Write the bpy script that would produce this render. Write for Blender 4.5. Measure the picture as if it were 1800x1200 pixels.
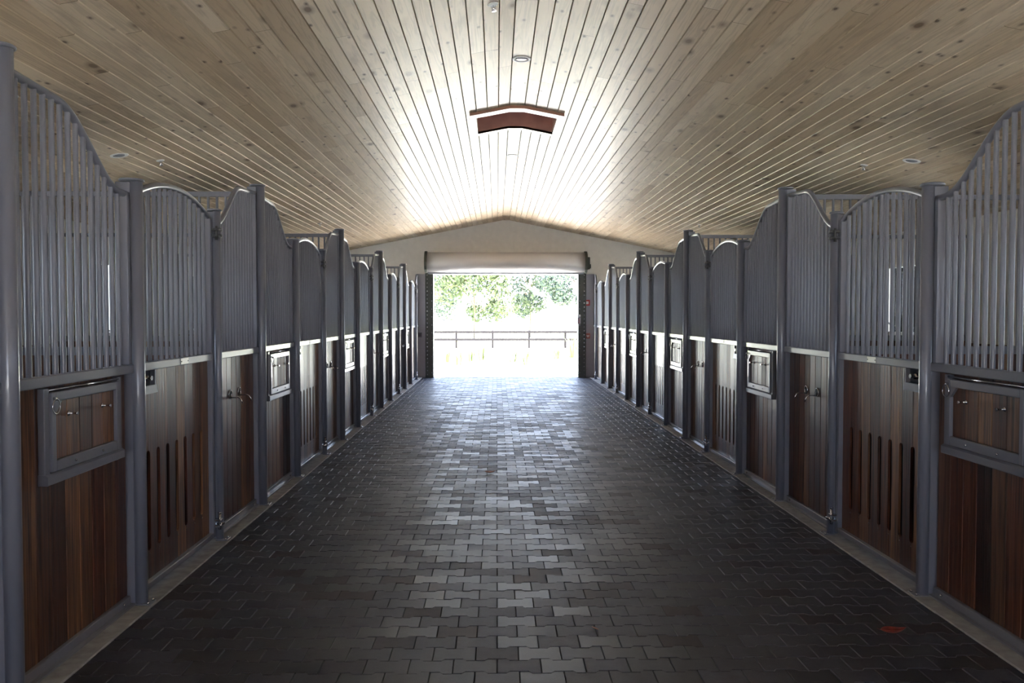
import bpy, math, random
from mathutils import Vector
R = random.Random(7)
SC = bpy.context.scene
for o in list(bpy.data.objects): bpy.data.objects.remove(o)
COL = SC.collection

# ------------------------------------------------------------------ camera
cam = bpy.data.cameras.new('camera'); co = bpy.data.objects.new('camera', cam); COL.objects.link(co)
cam.sensor_width = 36; cam.lens = 30.0; cam.clip_end = 500; cam.clip_start = 0.05
co.location = (0, 0, 1.6)
co.rotation_euler = (math.radians(90 - 1.833), 0, math.radians(-1.01))
SC.camera = co

# ------------------------------------------------------------------ sky, sun, exposure
W = bpy.data.worlds.new('sky'); SC.world = W; W.use_nodes = True
wn = W.node_tree.nodes; wl = W.node_tree.links; wn.clear()
wo = wn.new('ShaderNodeOutputWorld'); wb = wn.new('ShaderNodeBackground')
wt = wn.new('ShaderNodeTexCoord'); wx = wn.new('ShaderNodeSeparateXYZ'); wr = wn.new('ShaderNodeValToRGB')
wl.new(wt.outputs['Generated'], wx.inputs[0]); wl.new(wx.outputs['Z'], wr.inputs[0])
wr.color_ramp.elements[0].position = 0.0; wr.color_ramp.elements[0].color = (0.66, 0.77, 1.0, 1)
wr.color_ramp.elements[1].position = 0.6; wr.color_ramp.elements[1].color = (0.50, 0.66, 1.0, 1)
wl.new(wr.outputs[0], wb.inputs[0]); wb.inputs[1].default_value = 2.6
wl.new(wb.outputs[0], wo.inputs[0])
sun = bpy.data.lights.new('sun', 'SUN'); so = bpy.data.objects.new('sun', sun); COL.objects.link(so)
sun.energy = 30.0; sun.angle = math.radians(0.6); sun.color = (1.0, 0.96, 0.90)
so.rotation_euler = Vector((0.30, -0.04, 0.95)).to_track_quat('Z', 'Y').to_euler()
so.location = (10, 10, 20)
SC.view_settings.view_transform = 'Standard'; SC.view_settings.look = 'None'
SC.view_settings.exposure = 1.72; SC.view_settings.gamma = 1.0; SC.view_settings.use_curve_mapping = False
try:
    SC.cycles.max_bounces = 10; SC.cycles.diffuse_bounces = 6; SC.cycles.glossy_bounces = 4
    SC.cycles.transparent_max_bounces = 12; SC.cycles.sample_clamp_indirect = 12
except Exception: pass

# ------------------------------------------------------------------ place
XL, XR = -1.96, 2.42            # post lines of the two stall rows
XM = (XL + XR) / 2              # ridge
YW = 21.6                       # inside face of the far gable wall
YB = -7.5                       # wall behind the camera
WL, WR = XL - 3.66, XR + 3.66   # outer walls
HR, SL = 3.965, 0.196           # ridge height, roof slope
P = 3.68                        # stall width
TALL0 = 3.46; DW, DD = 1.235, 2.57   # tall post, +short post, +hinge post
DX0, DX1, DZ = -1.60, 2.05, 2.60    # roll-up door opening
def hc(x): return HR - SL * max(0, abs(x - XM) - 0.0865)

# ------------------------------------------------------------------ materials
def mat(name, build):
    m = bpy.data.materials.new(name); m.use_nodes = True
    nt = m.node_tree; b = nt.nodes['Principled BSDF']
    build(nt, nt.nodes, nt.links, b); return m
def plain(name, col, rough=0.5, metal=0.0, coat=0.0, spec=0.5, noise=0.0, scale=30):
    def f(nt, n, l, b):
        b.inputs['Roughness'].default_value = rough; b.inputs['Metallic'].default_value = metal
        b.inputs['Coat Weight'].default_value = coat; b.inputs['Specular IOR Level'].default_value = spec
        b.inputs['Base Color'].default_value = (*col, 1)
        if noise:
            t = n.new('ShaderNodeTexCoord'); x = n.new('ShaderNodeTexNoise'); x.inputs['Scale'].default_value = scale
            x.inputs['Detail'].default_value = 5
            r = n.new('ShaderNodeValToRGB')
            r.color_ramp.elements[0].position = .3; r.color_ramp.elements[1].position = .7
            r.color_ramp.elements[0].color = (*[c * (1 - noise) for c in col], 1)
            r.color_ramp.elements[1].color = (*[min(1, c * (1 + noise)) for c in col], 1)
            l.new(t.outputs['Object'], x.inputs['Vector']); l.new(x.outputs['Fac'], r.inputs[0]); l.new(r.outputs[0], b.inputs['Base Color'])
            bp = n.new('ShaderNodeBump'); bp.inputs['Strength'].default_value = .12; bp.inputs['Distance'].default_value = .004
            l.new(x.outputs['Fac'], bp.inputs['Height']); l.new(bp.outputs[0], b.inputs['Normal'])
    return mat(name, f)
def ramp(n, stops):
    r = n.new('ShaderNodeValToRGB'); e = r.color_ramp.elements
    e[0].position, e[0].color = stops[0][0], (*stops[0][1], 1)
    e[1].position, e[1].color = stops[-1][0], (*stops[-1][1], 1)
    for p, c in stops[1:-1]:
        q = e.new(p); q.color = (*c, 1)
    return r
def mixc(n, l, fac, a, b, mode='MIX'):
    m = n.new('ShaderNodeMix'); m.data_type = 'RGBA'; m.blend_type = mode
    if isinstance(fac, (int, float)): m.inputs[0].default_value = fac
    else: l.new(fac, m.inputs[0])
    for s, v in ((6, a), (7, b)):
        if isinstance(v, tuple): m.inputs[s].default_value = (*v, 1)
        else: l.new(v, m.inputs[s])
    return m.outputs[2]

def _pine(nt, n, l, b):
    tc = n.new('ShaderNodeTexCoord'); at = n.new('ShaderNodeAttribute'); at.attribute_name = 'tone'
    off = n.new('ShaderNodeVectorMath'); off.operation = 'MULTIPLY_ADD'
    cx = n.new('ShaderNodeCombineXYZ')
    for i in range(3): l.new(at.outputs['Fac'], cx.inputs[i])
    off.inputs[1].default_value = (7, 31, 3); l.new(cx.outputs[0], off.inputs[0]); l.new(tc.outputs['Object'], off.inputs[2])
    mp = n.new('ShaderNodeMapping'); mp.inputs['Scale'].default_value = (9, .45, 9); l.new(off.outputs[0], mp.inputs[0])
    g = n.new('ShaderNodeTexNoise'); g.inputs['Scale'].default_value = 1.6; g.inputs['Detail'].default_value = 4; g.inputs['Distortion'].default_value = 1.2
    l.new(mp.outputs[0], g.inputs['Vector'])
    wv = n.new('ShaderNodeMath'); wv.operation = 'MULTIPLY'; wv.inputs[1].default_value = 26; l.new(g.outputs['Fac'], wv.inputs[0])
    sn = n.new('ShaderNodeMath'); sn.operation = 'SINE'; l.new(wv.outputs[0], sn.inputs[0])
    gr = ramp(n, [(0, (.70, .69, .67)), (.5, (.98, .98, .98)), (1, (1, 1, 1))])
    mr = n.new('ShaderNodeMapRange'); mr.inputs[1].default_value = -1; l.new(sn.outputs[0], mr.inputs[0]); l.new(mr.outputs[0], gr.inputs[0])
    base = ramp(n, [(0, (.47, .35, .22)), (.25, (.56, .43, .29)), (.6, (.60, .48, .335)), (1, (.68, .56, .42))])
    l.new(at.outputs['Fac'], base.inputs[0])
    c = mixc(n, l, .55, base.outputs[0], gr.outputs[0], 'MULTIPLY')
    # grey-brown weathered smudges
    sm = n.new('ShaderNodeTexNoise'); sm.inputs['Scale'].default_value = 2.3; sm.inputs['Detail'].default_value = 5
    mp2 = n.new('ShaderNodeMapping'); mp2.inputs['Scale'].default_value = (2.2, .7, 2.2); l.new(off.outputs[0], mp2.inputs[0]); l.new(mp2.outputs[0], sm.inputs['Vector'])
    sr = ramp(n, [(.56, (0, 0, 0)), (.75, (.6, .6, .6))]); l.new(sm.outputs['Fac'], sr.inputs[0])
    c = mixc(n, l, sr.outputs[0], c, (.36, .27, .19))
    # knots
    mk = n.new('ShaderNodeMapping'); mk.inputs['Scale'].default_value = (3.4, 1.7, 3.4); l.new(off.outputs[0], mk.inputs[0])
    for sc_, th, col in ((1.0, .13, (.13, .07, .035)), (2.1, .11, (.09, .045, .025))):
        v = n.new('ShaderNodeTexVoronoi'); v.inputs['Scale'].default_value = sc_; l.new(mk.outputs[0], v.inputs['Vector'])
        kr = ramp(n, [(th * .55, (.95, .95, .95)), (th * .8, (.5, .5, .5)), (th * 1.5, (0, 0, 0))]); l.new(v.outputs['Distance'], kr.inputs[0])
        c = mixc(n, l, kr.outputs[0], c, col)
    l.new(c, b.inputs['Base Color'])
    b.inputs['Roughness'].default_value = .45; b.inputs['Coat Weight'].default_value = .12; b.inputs['Coat Roughness'].default_value = .25
    bp = n.new('ShaderNodeBump'); bp.inputs['Strength'].default_value = .08; bp.inputs['Distance'].default_value = .002
    l.new(sn.outputs[0], bp.inputs['Height']); l.new(bp.outputs[0], b.inputs['Normal'])
PINE = mat('pine_boards', _pine)

def _hard(nt, n, l, b):
    tc = n.new('ShaderNodeTexCoord'); at = n.new('ShaderNodeAttribute'); at.attribute_name = 'tone'
    oi = n.new('ShaderNodeObjectInfo')
    ad = n.new('ShaderNodeMath'); ad.operation = 'ADD'; l.new(at.outputs['Fac'], ad.inputs[0]); l.new(oi.outputs['Random'], ad.inputs[1])
    fr = n.new('ShaderNodeMath'); fr.operation = 'FRACT'; l.new(ad.outputs[0], fr.inputs[0])
    cx = n.new('ShaderNodeCombineXYZ')
    for i in range(3): l.new(fr.outputs[0], cx.inputs[i])
    off = n.new('ShaderNodeVectorMath'); off.operation = 'MULTIPLY_ADD'; off.inputs[1].default_value = (5, 17, 23)
    l.new(cx.outputs[0], off.inputs[0]); l.new(tc.outputs['Object'], off.inputs[2])
    mp = n.new('ShaderNodeMapping'); mp.inputs['Scale'].default_value = (30, 30, 1.0); l.new(off.outputs[0], mp.inputs[0])
    g = n.new('ShaderNodeTexNoise'); g.inputs['Scale'].default_value = 1.7; g.inputs['Detail'].default_value = 6; g.inputs['Distortion'].default_value = .8
    l.new(mp.outputs[0], g.inputs['Vector'])
    base = ramp(n, [(0, (.020, .007, .005)), (.18, (.085, .024, .014)), (.38, (.145, .055, .028)), (.55, (.050, .015, .009)), (.78, (.22, .105, .048)), (1, (.10, .045, .028))])
    l.new(fr.outputs[0], base.inputs[0])
    gr = ramp(n, [(.32, (.18, .14, .13)), (.48, (.80, .74, .72)), (.70, (1.55, 1.6, 1.5))]); l.new(g.outputs['Fac'], gr.inputs[0])
    c = mixc(n, l, 1.0, base.outputs[0], gr.outputs[0], 'MULTIPLY')
    f2 = n.new('ShaderNodeTexNoise'); f2.inputs['Scale'].default_value = 1; f2.inputs['Detail'].default_value = 3
    mp2 = n.new('ShaderNodeMapping'); mp2.inputs['Scale'].default_value = (140, 140, 4); l.new(off.outputs[0], mp2.inputs[0]); l.new(mp2.outputs[0], f2.inputs['Vector'])
    fr2 = ramp(n, [(.35, (.72, .70, .70)), (.65, (1.1, 1.1, 1.1))]); l.new(f2.outputs['Fac'], fr2.inputs[0])
    c = mixc(n, l, .8, c, fr2.outputs[0], 'MULTIPLY')
    l.new(c, b.inputs['Base Color'])
    rr = n.new('ShaderNodeMapRange'); rr.inputs[3].default_value = .24; rr.inputs[4].default_value = .40; l.new(g.outputs['Fac'], rr.inputs[0])
    ra = n.new('ShaderNodeMath'); ra.operation = 'MULTIPLY_ADD'; ra.inputs[1].default_value = .16; l.new(fr.outputs[0], ra.inputs[0]); l.new(rr.outputs[0], ra.inputs[2])
    l.new(ra.outputs[0], b.inputs['Roughness'])
    hs = n.new('ShaderNodeMath'); hs.operation = 'MULTIPLY_ADD'; hs.inputs[1].default_value = .35; l.new(f2.outputs['Fac'], hs.inputs[0]); l.new(g.outputs['Fac'], hs.inputs[2])
    bp = n.new('ShaderNodeBump'); bp.inputs['Strength'].default_value = .7; bp.inputs['Distance'].default_value = .003
    l.new(hs.outputs[0], bp.inputs['Height']); l.new(bp.outputs[0], b.inputs['Normal'])
HARD = mat('oiled_hardwood', _hard)

def _paver(nt, n, l, b):
    tc = n.new('ShaderNodeTexCoord'); at = n.new('ShaderNodeAttribute'); at.attribute_name = 'tone'
    base = ramp(n, [(0, (.018, .017, .020)), (.3, (.029, .028, .034)), (.75, (.040, .040, .052)), (.93, (.060, .061, .080)), (1, (.034, .026, .026))])
    l.new(at.outputs['Fac'], base.inputs[0])
    g = n.new('ShaderNodeTexNoise'); g.inputs['Scale'].default_value = 9; g.inputs['Detail'].default_value = 8; g.inputs['Roughness'].default_value = .7
    l.new(tc.outputs['Object'], g.inputs['Vector'])
    s = n.new('ShaderNodeTexNoise'); s.inputs['Scale'].default_value = 260; s.inputs['Detail'].default_value = 2; l.new(tc.outputs['Object'], s.inputs['Vector'])
    gr = ramp(n, [(.3, (.65, .65, .66)), (.7, (1.3, 1.3, 1.3))]); l.new(g.outputs['Fac'], gr.inputs[0])
    c = mixc(n, l, 1.0, base.outputs[0], gr.outputs[0], 'MULTIPLY')
    sr = ramp(n, [(.35, (.8, .8, .8)), (.65, (1.25, 1.25, 1.25))]); l.new(s.outputs['Fac'], sr.inputs[0])
    c = mixc(n, l, .8, c, sr.outputs[0], 'MULTIPLY'); l.new(c, b.inputs['Base Color'])
    rr = n.new('ShaderNodeMapRange'); rr.inputs[3].default_value = .33; rr.inputs[4].default_value = .56
    l.new(at.outputs['Fac'], rr.inputs[0]); l.new(rr.outputs[0], b.inputs['Roughness'])
    bp = n.new('ShaderNodeBump'); bp.inputs['Strength'].default_value = .35; bp.inputs['Distance'].default_value = .0015
    l.new(s.outputs['Fac'], bp.inputs['Height']); l.new(bp.outputs[0], b.inputs['Normal'])
PAVER = mat('dark_paver', _paver)

STEEL = plain('grey_painted_steel', (.172, .178, .212), .30, 0, .25)
CHROME = plain('chrome', (.62, .62, .64), .18, 1.0)
DARKM = plain('painted_shade_and_screw', (.012, .012, .014), .7)  # near-black: painted shade for ring holes and gate slots, also plate screws
WHITEP = plain('white_wall_paint', (.74, .72, .68), .7, noise=.04, scale=8)
TRIMG = plain('grey_sheet', (.36, .36, .40), .45, noise=.04, scale=4)
CONC = plain('concrete', (.30, .295, .29), .75, noise=.22, scale=14)
SAND = plain('joint_sand', (.012, .011, .010), .95)
BACKM = plain('ceiling_backing', (.10, .07, .04), .9)
LWHITE = plain('white_enamel', (.75, .75, .75), .35)
GUIDE = plain('dark_green_steel', (.05, .058, .045), .45)
SHUT = plain('shutter_cream', (.62, .60, .60), .38)
REDB = plain('red_enamel', (.42, .04, .03), .4)
BROWNW = plain('brown_stained_board', (.30, .135, .085), .5, noise=.25, scale=5)
LEAFR = plain('dry_red_leaf', (.19, .035, .025), .35, noise=.4, scale=40)
LEAFP = plain('dry_pale_leaf', (.62, .36, .28), .4, noise=.2, scale=40)
GROUNDC = plain('pale_concrete_yard', (.62, .61, .58), .8, noise=.06, scale=1)
GRASS = plain('dry_lawn', (.46, .50, .30), .9, noise=.2, scale=2)
FENCE = plain('weathered_fence_board', (.032, .027, .034), .95, spec=.05, noise=.2, scale=6)
BARK = plain('bark', (.16, .12, .09), .9, noise=.3, scale=8)
LEAVES = [plain('tree_leaf_%s' % k, c, .8, spec=.1) for k, c in (('dark', (.085, .105, .08)), ('mid', (.12, .145, .09)), ('blue', (.10, .125, .11)))]
SOIL = plain('stall_floor', (.07, .05, .035), .95, noise=.3, scale=20)
def _glass(nt, n, l, b):
    o = n['Material Output']; n.remove(b)
    t = n.new('ShaderNodeBsdfTransparent'); t.inputs[0].default_value = (.95, .97, .96, 1)
    g = n.new('ShaderNodeBsdfGlossy'); g.inputs['Roughness'].default_value = .02
    f = n.new('ShaderNodeFresnel'); f.inputs[0].default_value = 1.45
    m = n.new('ShaderNodeMixShader'); l.new(f.outputs[0], m.inputs[0]); l.new(t.outputs[0], m.inputs[1]); l.new(g.outputs[0], m.inputs[2]); l.new(m.outputs[0], o.inputs[0])
GLASS = mat('window_glass', _glass)

# ------------------------------------------------------------------ mesh helper
class MB:
    def __init__(s): s.v = []; s.f = []; s.t = []; s.tone = 0.5; s.sm = []
    def face(s, idx, smooth=False): s.f.append(idx); s.t.append(s.tone); s.sm.append(smooth)
    def box(s, x0, x1, y0, y1, z0, z1, c=0.0):
        x0, x1 = min(x0, x1), max(x0, x1); y0, y1 = min(y0, y1), max(y0, y1); z0, z1 = min(z0, z1), max(z0, z1)
        b = len(s.v)
        if c <= 0:
            for z in (z0, z1):
                s.v += [(x0, y0, z), (x1, y0, z), (x1, y1, z), (x0, y1, z)]
            for q in ((3, 2, 1, 0), (4, 5, 6, 7), (0, 1, 5, 4), (1, 2, 6, 5), (2, 3, 7, 6), (3, 0, 4, 7)): s.face([b + i for i in q])
            return
        # chamfered box: three rectangles per corner
        L = [(x0, x1), (y0, y1), (z0, z1)]
        idx = {}
        for i in (0, 1):
            for j in (0, 1):
                for k in (0, 1):
                    for a in range(3):
                        p = [L[0][i], L[1][j], L[2][k]]; sg = (i, j, k)
                        for q in range(3):
                            if q != a: p[q] += c if sg[q] == 0 else -c
                        idx[(i, j, k, a)] = len(s.v); s.v.append(tuple(p))
        def add(vs):
            ps = [Vector(s.v[i]) for i in vs]; ctr = sum(ps, Vector()) / len(ps)
            nn = (ps[1] - ps[0]).cross(ps[2] - ps[0]); m = Vector(((x0 + x1) / 2, (y0 + y1) / 2, (z0 + z1) / 2))
            if nn.dot(ctr - m) < 0: vs = vs[::-1]
            s.face(vs)
        for a in range(3):
            o1, o2 = (a + 1) % 3, (a + 2) % 3
            for e in (0, 1):
                vs = []
                for (u, w) in ((0, 0), (1, 0), (1, 1), (0, 1)):
                    k = [0, 0, 0]; k[a] = e; k[o1] = u; k[o2] = w; vs.append(idx[(*k, a)])
                add(vs)
        for a in range(3):  # edges parallel to axis a
            o1, o2 = (a + 1) % 3, (a + 2) % 3
            for u in (0, 1):
                for w in (0, 1):
                    k0 = [0, 0, 0]; k0[o1] = u; k0[o2] = w; k1 = list(k0); k1[a] = 1
                    add([idx[(*k0, o1)], idx[(*k1, o1)], idx[(*k1, o2)], idx[(*k0, o2)]])
        for i in (0, 1):
            for j in (0, 1):
                for k in (0, 1): add([idx[(i, j, k, a)] for a in range(3)])
    def tube(s, path, r, n=12, closed=False, cap=True):
        path = [Vector(p) for p in path]; m = len(path); b = len(s.v)
        up0 = None
        for i, p in enumerate(path):
            if closed: d = path[(i + 1) % m] - path[i - 1]
            else: d = path[min(i + 1, m - 1)] - path[max(i - 1, 0)]
            d.normalize()
            if up0 is None:
                up0 = Vector((1, 0, 0)) if abs(d.x) < .9 else Vector((0, 1, 0))
            u = up0 - d * up0.dot(d); u.normalize(); up0 = u; w = d.cross(u)
            for k in range(n):
                a = 2 * math.pi * k / n; s.v.append(tuple(p + (u * math.cos(a) + w * math.sin(a)) * r))
        for i in range(m if closed else m - 1):
            j = (i + 1) % m
            for k in range(n):
                q = (k + 1) % n; s.face([b + i * n + k, b + i * n + q, b + j * n + q, b + j * n + k], True)
        if cap and not closed:
            s.face([b + k for k in range(n)][::-1]); s.face([b + (m - 1) * n + k for k in range(n)])
    def lathe(s, prof, c=(0, 0, 0), n=20, axis=2, sx=1.0):
        b = len(s.v)
        for (r, h) in prof:
            for k in range(n):
                a = 2 * math.pi * k / n; x, y = r * math.cos(a) * sx, r * math.sin(a)
                q = (x, y, h) if axis == 2 else ((h, x, y) if axis == 0 else (x, h, y))
                s.v.append((c[0] + q[0], c[1] + q[1], c[2] + q[2]))
        fl = axis == 1
        for i in range(len(prof) - 1):
            for k in range(n):
                q = (k + 1) % n; f = [b + i * n + k, b + i * n + q, b + (i + 1) * n + q, b + (i + 1) * n + k]
                s.face(f[::-1] if fl else f, True)
        e0 = [b + k for k in range(n)]; e1 = [b + (len(prof) - 1) * n + k for k in range(n)]
        s.face(e0 if fl else e0[::-1]); s.face(e1[::-1] if fl else e1)
    def prism(s, pts, x0, x1):     # pts in (y,z), extruded along x
        b = len(s.v); m = len(pts)
        for x in (x0, x1):
            for (y, z) in pts: s.v.append((x, y, z))
        s.face([b + i for i in range(m)]); s.face([b + m + i for i in range(m)][::-1])
        for i in range(m):
            j = (i + 1) % m; s.face([b + i, b + m + i, b + m + j, b + j])
    def build(s, name, m, parent=None, loc=None, fix=False):
        me = bpy.data.meshes.new(name); me.from_pydata(s.v, [], s.f); me.materials.append(m)
        me.polygons.foreach_set('use_smooth', s.sm)
        a = me.attributes.new('tone', 'FLOAT', 'FACE'); a.data.foreach_set('value', s.t)
        if fix:
            import bmesh
            bm = bmesh.new(); bm.from_mesh(me); bmesh.ops.recalc_face_normals(bm, faces=bm.faces); bm.to_mesh(me); bm.free()
        me.update()
        o = bpy.data.objects.new(name, me); COL.objects.link(o)
        if parent: o.parent = parent
        if loc: o.location = loc
        return o
def tag(o, label, cat, group=None):
    o['label'] = label; o['category'] = cat; o['kind'] = 'thing'
    if group: o['group'] = group
    return o
def empty(name, loc, label=None, cat=None, group=None):
    o = bpy.data.objects.new(name, None); o.empty_display_size = .1; COL.objects.link(o); o.location = loc
    if label: tag(o, label, cat, group)
    return o
def struct(o): o['kind'] = 'structure'; return o
def kids(o): return CH.get(o.name, [])
def copy_tree(o, parent=None):
    c = o.copy(); COL.objects.link(c)
    if parent: c.parent = parent
    for ch in list(o.children): copy_tree(ch, c)
    return c
def smoothstep(t): t = max(0, min(1, t)); return t * t * (3 - 2 * t)

# ================================================================== SETTING
# ---- floor: dog-bone pavers over dark sand
LP, DP, AMP = 0.2, 0.1413, 0.010
fl = MB(); Rp = random.Random(3)
def paver(cx, cy, xa, xb):
    a = LP / 2 - .0016; g = .0032; ch = .0022
    hw, hm = DP / 2 + AMP - g, DP / 2 - AMP - g
    top = [(-a, hw), (-.058, hw), (-.042, hm), (.042, hm), (.058, hw), (a, hw)]
    out = top + [(x, -y) for x, y in top[::-1]]
    dz = Rp.uniform(-.0012, .0008); tx = Rp.uniform(-.012, .012); ty = Rp.uniform(-.012, .012)
    b = len(fl.v)
    def put(x, y, z):
        X = max(xa, min(xb, cx + x)); fl.v.append((X, cy + y, z + dz + tx * x + ty * y))
    for x, y in out: put(x - math.copysign(ch, x) * (1 if abs(x) > .05 else .6), y - math.copysign(ch * .3, y), 0)
    for x, y in out: put(x, y, -ch)
    for x, y in out: put(x, y, -.016)
    m = len(out)
    fl.tone = Rp.random() ** .9 if Rp.random() > .06 else 1.0
    fl.face([b + i for i in range(m)][::-1])
    for k in (0, m):
        for i in range(m):
            j = (i + 1) % m; fl.face([b + k + i, b + k + j, b + k + m + j, b + k + m + i])
FX0, FX1 = XL + .075, XR - .075
r0 = int((-.6 - 4.969) / DP)
r1 = int((YW + .25 - 4.969) / DP)
for r in range(r0, r1 + 1):
    cy = 4.969 + r * DP; off = .1 if r % 2 == 0 else 0.0
    k = int(math.floor((FX0 - off) / LP))
    while k * LP + off - .1 < FX1:
        cx = k * LP + off
        if cx + .1 > FX0 + .012 and cx - .1 < FX1 - .012: paver(cx, cy, FX0, FX1)
        k += 1
floor = struct(fl.build('floor', PAVER))
sb = MB(); sb.box(FX0, FX1, YB, YW + .3, -.10, -.012); s_ = sb.build('joint_bed', SAND, floor)
for nm, x0, x1 in (('stall_floor', WL, XL - .17), ('stall_floor', XR + .17, WR)):
    m_ = MB(); m_.box(x0, x1, YB, YW, -.1, -.005); struct(m_.build('floor_' + nm, SOIL))
# concrete curbs under the stall fronts
for i, (x0, x1) in enumerate(((XL - .17, XL + .075), (XR - .075, XR + .17))):
    m_ = MB(); m_.box(x0, x1, YB, YW, -.1, .008, .004); struct(m_.build('trim_%d' % (i + 1), CONC))

# ---- ceiling of V-grooved boards
cb = MB(); Rc = random.Random(11)
PB = 0.127
VY0, VY1 = 9.94, 10.81      # vent opening
def board(u0, u1, side, y0, y1):
    """u measured down the slope from the ridge board's edge; side -1/+1; 0 = ridge board"""
    g = .006
    if side == 0: pts = [(u0 + .0005, .012), (u0 + g, 0), (u1 - g, 0), (u1 - .0005, .012)]; W_ = [(XM + u, HR + h) for u, h in pts]
    else:
        pts = [(u0 + .0005, .012), (u0 + g, 0), (u1 - g, 0), (u1 - .0005, .012)]
        c_ = 1 / math.sqrt(1 + SL * SL); s_ = SL * c_
        W_ = [(XM + side * (.0865 + u * c_ - h * s_ * -1 * 0), HR - u * s_ + h) for u, h in pts]
    b = len(cb.v); e = .0022
    for y in (y0 + e, y1 - e):
        for x, z in W_: cb.v.append((x, y, z))
    for i in range(3):
        f = [b + i, b + i + 1, b + 4 + i + 1, b + 4 + i]
        cb.face(f if side < 0 else f[::-1])
def run(u0, u1, side):
    y = YB - Rc.uniform(0, 3)
    while y < YW:
        L = Rc.choice((1.8, 2.4, 2.4, 3.0, 3.6, 3.6, 4.2)) + Rc.uniform(-.3, .3)
        cb.tone = Rc.random(); a, b_ = max(y, YB), min(y + L, YW)
        if u0 < .38 and b_ > VY0 and a < VY1:      # boards stop at the vent opening
            if a < VY0: board(u0, u1, side, a, VY0)
            if b_ > VY1: board(u0, u1, side, VY1, b_)
        elif b_ > a: board(u0, u1, side, a, b_)
        y += L
run(-.0865, .0865, 0)
LU = (XM - .0865 - WL) * math.sqrt(1 + SL * SL) + .02
u = 0
while u < LU:   # u = 0, .127, .254 lie beside the vent
    for sd in (-1, 1): run(u, u + PB, sd)
    u += PB
ceiling = struct(cb.build('ceiling', PINE, fix=False))
bk = MB(); hE = hc(WL)

for (xa, za, xb, zb) in ((WL - .1, hc(WL - .1) , XM, HR + .02), (XM, HR + .02, WR + .1, hc(WR + .1))):
  for (xa, za, xb, zb, ya, yb) in ((xa, za, xb, zb, YB, VY0 - .05), (xa, za, xb, zb, VY1 + .05, YW), ((xa, za, XM - .51, hc(XM - .51), VY0 - .05, VY1 + .05) if xa < XM - 1 else (XM + .51, hc(XM + .51), xb, zb, VY0 - .05, VY1 + .05))):
    b = len(bk.v)
    for y in (ya, yb):
        bk.v += [(xa, y, za + .03), (xb, y, zb + .03), (xb, y, zb + .25), (xa, y, za + .25)]
    for f in ((0, 1, 2, 3), (7, 6, 5, 4), (0, 4, 5, 1), (1, 5, 6, 2), (2, 6, 7, 3), (3, 7, 4, 0)): bk.face([b + i for i in f])
bk.build('roof_backing', BACKM, ceiling, fix=True)

# ---- walls
def wall_strip(name, m, xs, zfun, y0, y1, holes):
    """wall in the XZ plane with rectangular holes"""
    w = MB(); X = sorted(set(list(xs) + [h[0] for h in holes] + [h[1] for h in holes]))
    for a, b_ in zip(X, X[1:]):
        mid = (a + b_) / 2; hs = [h for h in holes if h[0] <= mid <= h[1]]
        segs = []; z = -.1
        for h in sorted(hs, key=lambda h: h[2]):
            if h[2] > z: segs.append((z, z, h[2], h[2]))
            z = h[3]
        segs.append((z, z, zfun(a) + .03, zfun(b_) + .03))
        for (za, zb, zc, zd) in segs:
            i = len(w.v)
            for y in (y0, y1): w.v += [(a, y, za), (b_, y, zb), (b_, y, zd), (a, y, zc)]
            for f in ((0, 1, 2, 3), (7, 6, 5, 4), (0, 4, 5, 1), (1, 5, 6, 2), (2, 6, 7, 3), (3, 7, 4, 0)): w.face([i + q for q in f])
    return struct(w.build(name, m, fix=True))
wall_strip('wall_front', WHITEP, [WL - .15, XM - .0865, XM + .0865, WR + .15], hc, YW, YW + .16, [(DX0, DX1, -.1, DZ)])
wall_strip('wall_back', WHITEP, [WL - .15, XM - .0865, XM + .0865, WR + .15], hc, YB - .16, YB, [(DX0, DX1, -.1, DZ)])
WZ0, WZ1, WH = 1.28, 2.36, .68
stall_mid = [TALL0 + P * (k + .5) for k in range(-3, 5)]
def side_wall(name, x0, x1, h):
    w = MB(); ys = [YB]
    for m_ in stall_mid: ys += [m_ - WH, m_ + WH]
    ys.append(YW)
    for i, (a, b_) in enumerate(zip(ys, ys[1:])):
        if i % 2: w.box(x0, x1, a, b_, -.1, WZ0); w.box(x0, x1, a, b_, WZ1, h)
        else: w.box(x0, x1, a, b_, -.1, h)
    return struct(w.build(name, WHITEP))
side_wall('wall_left', WL - .15, WL, hc(WL) + .05); side_wall('wall_right', WR, WR + .15, hc(WR) + .05)
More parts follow.
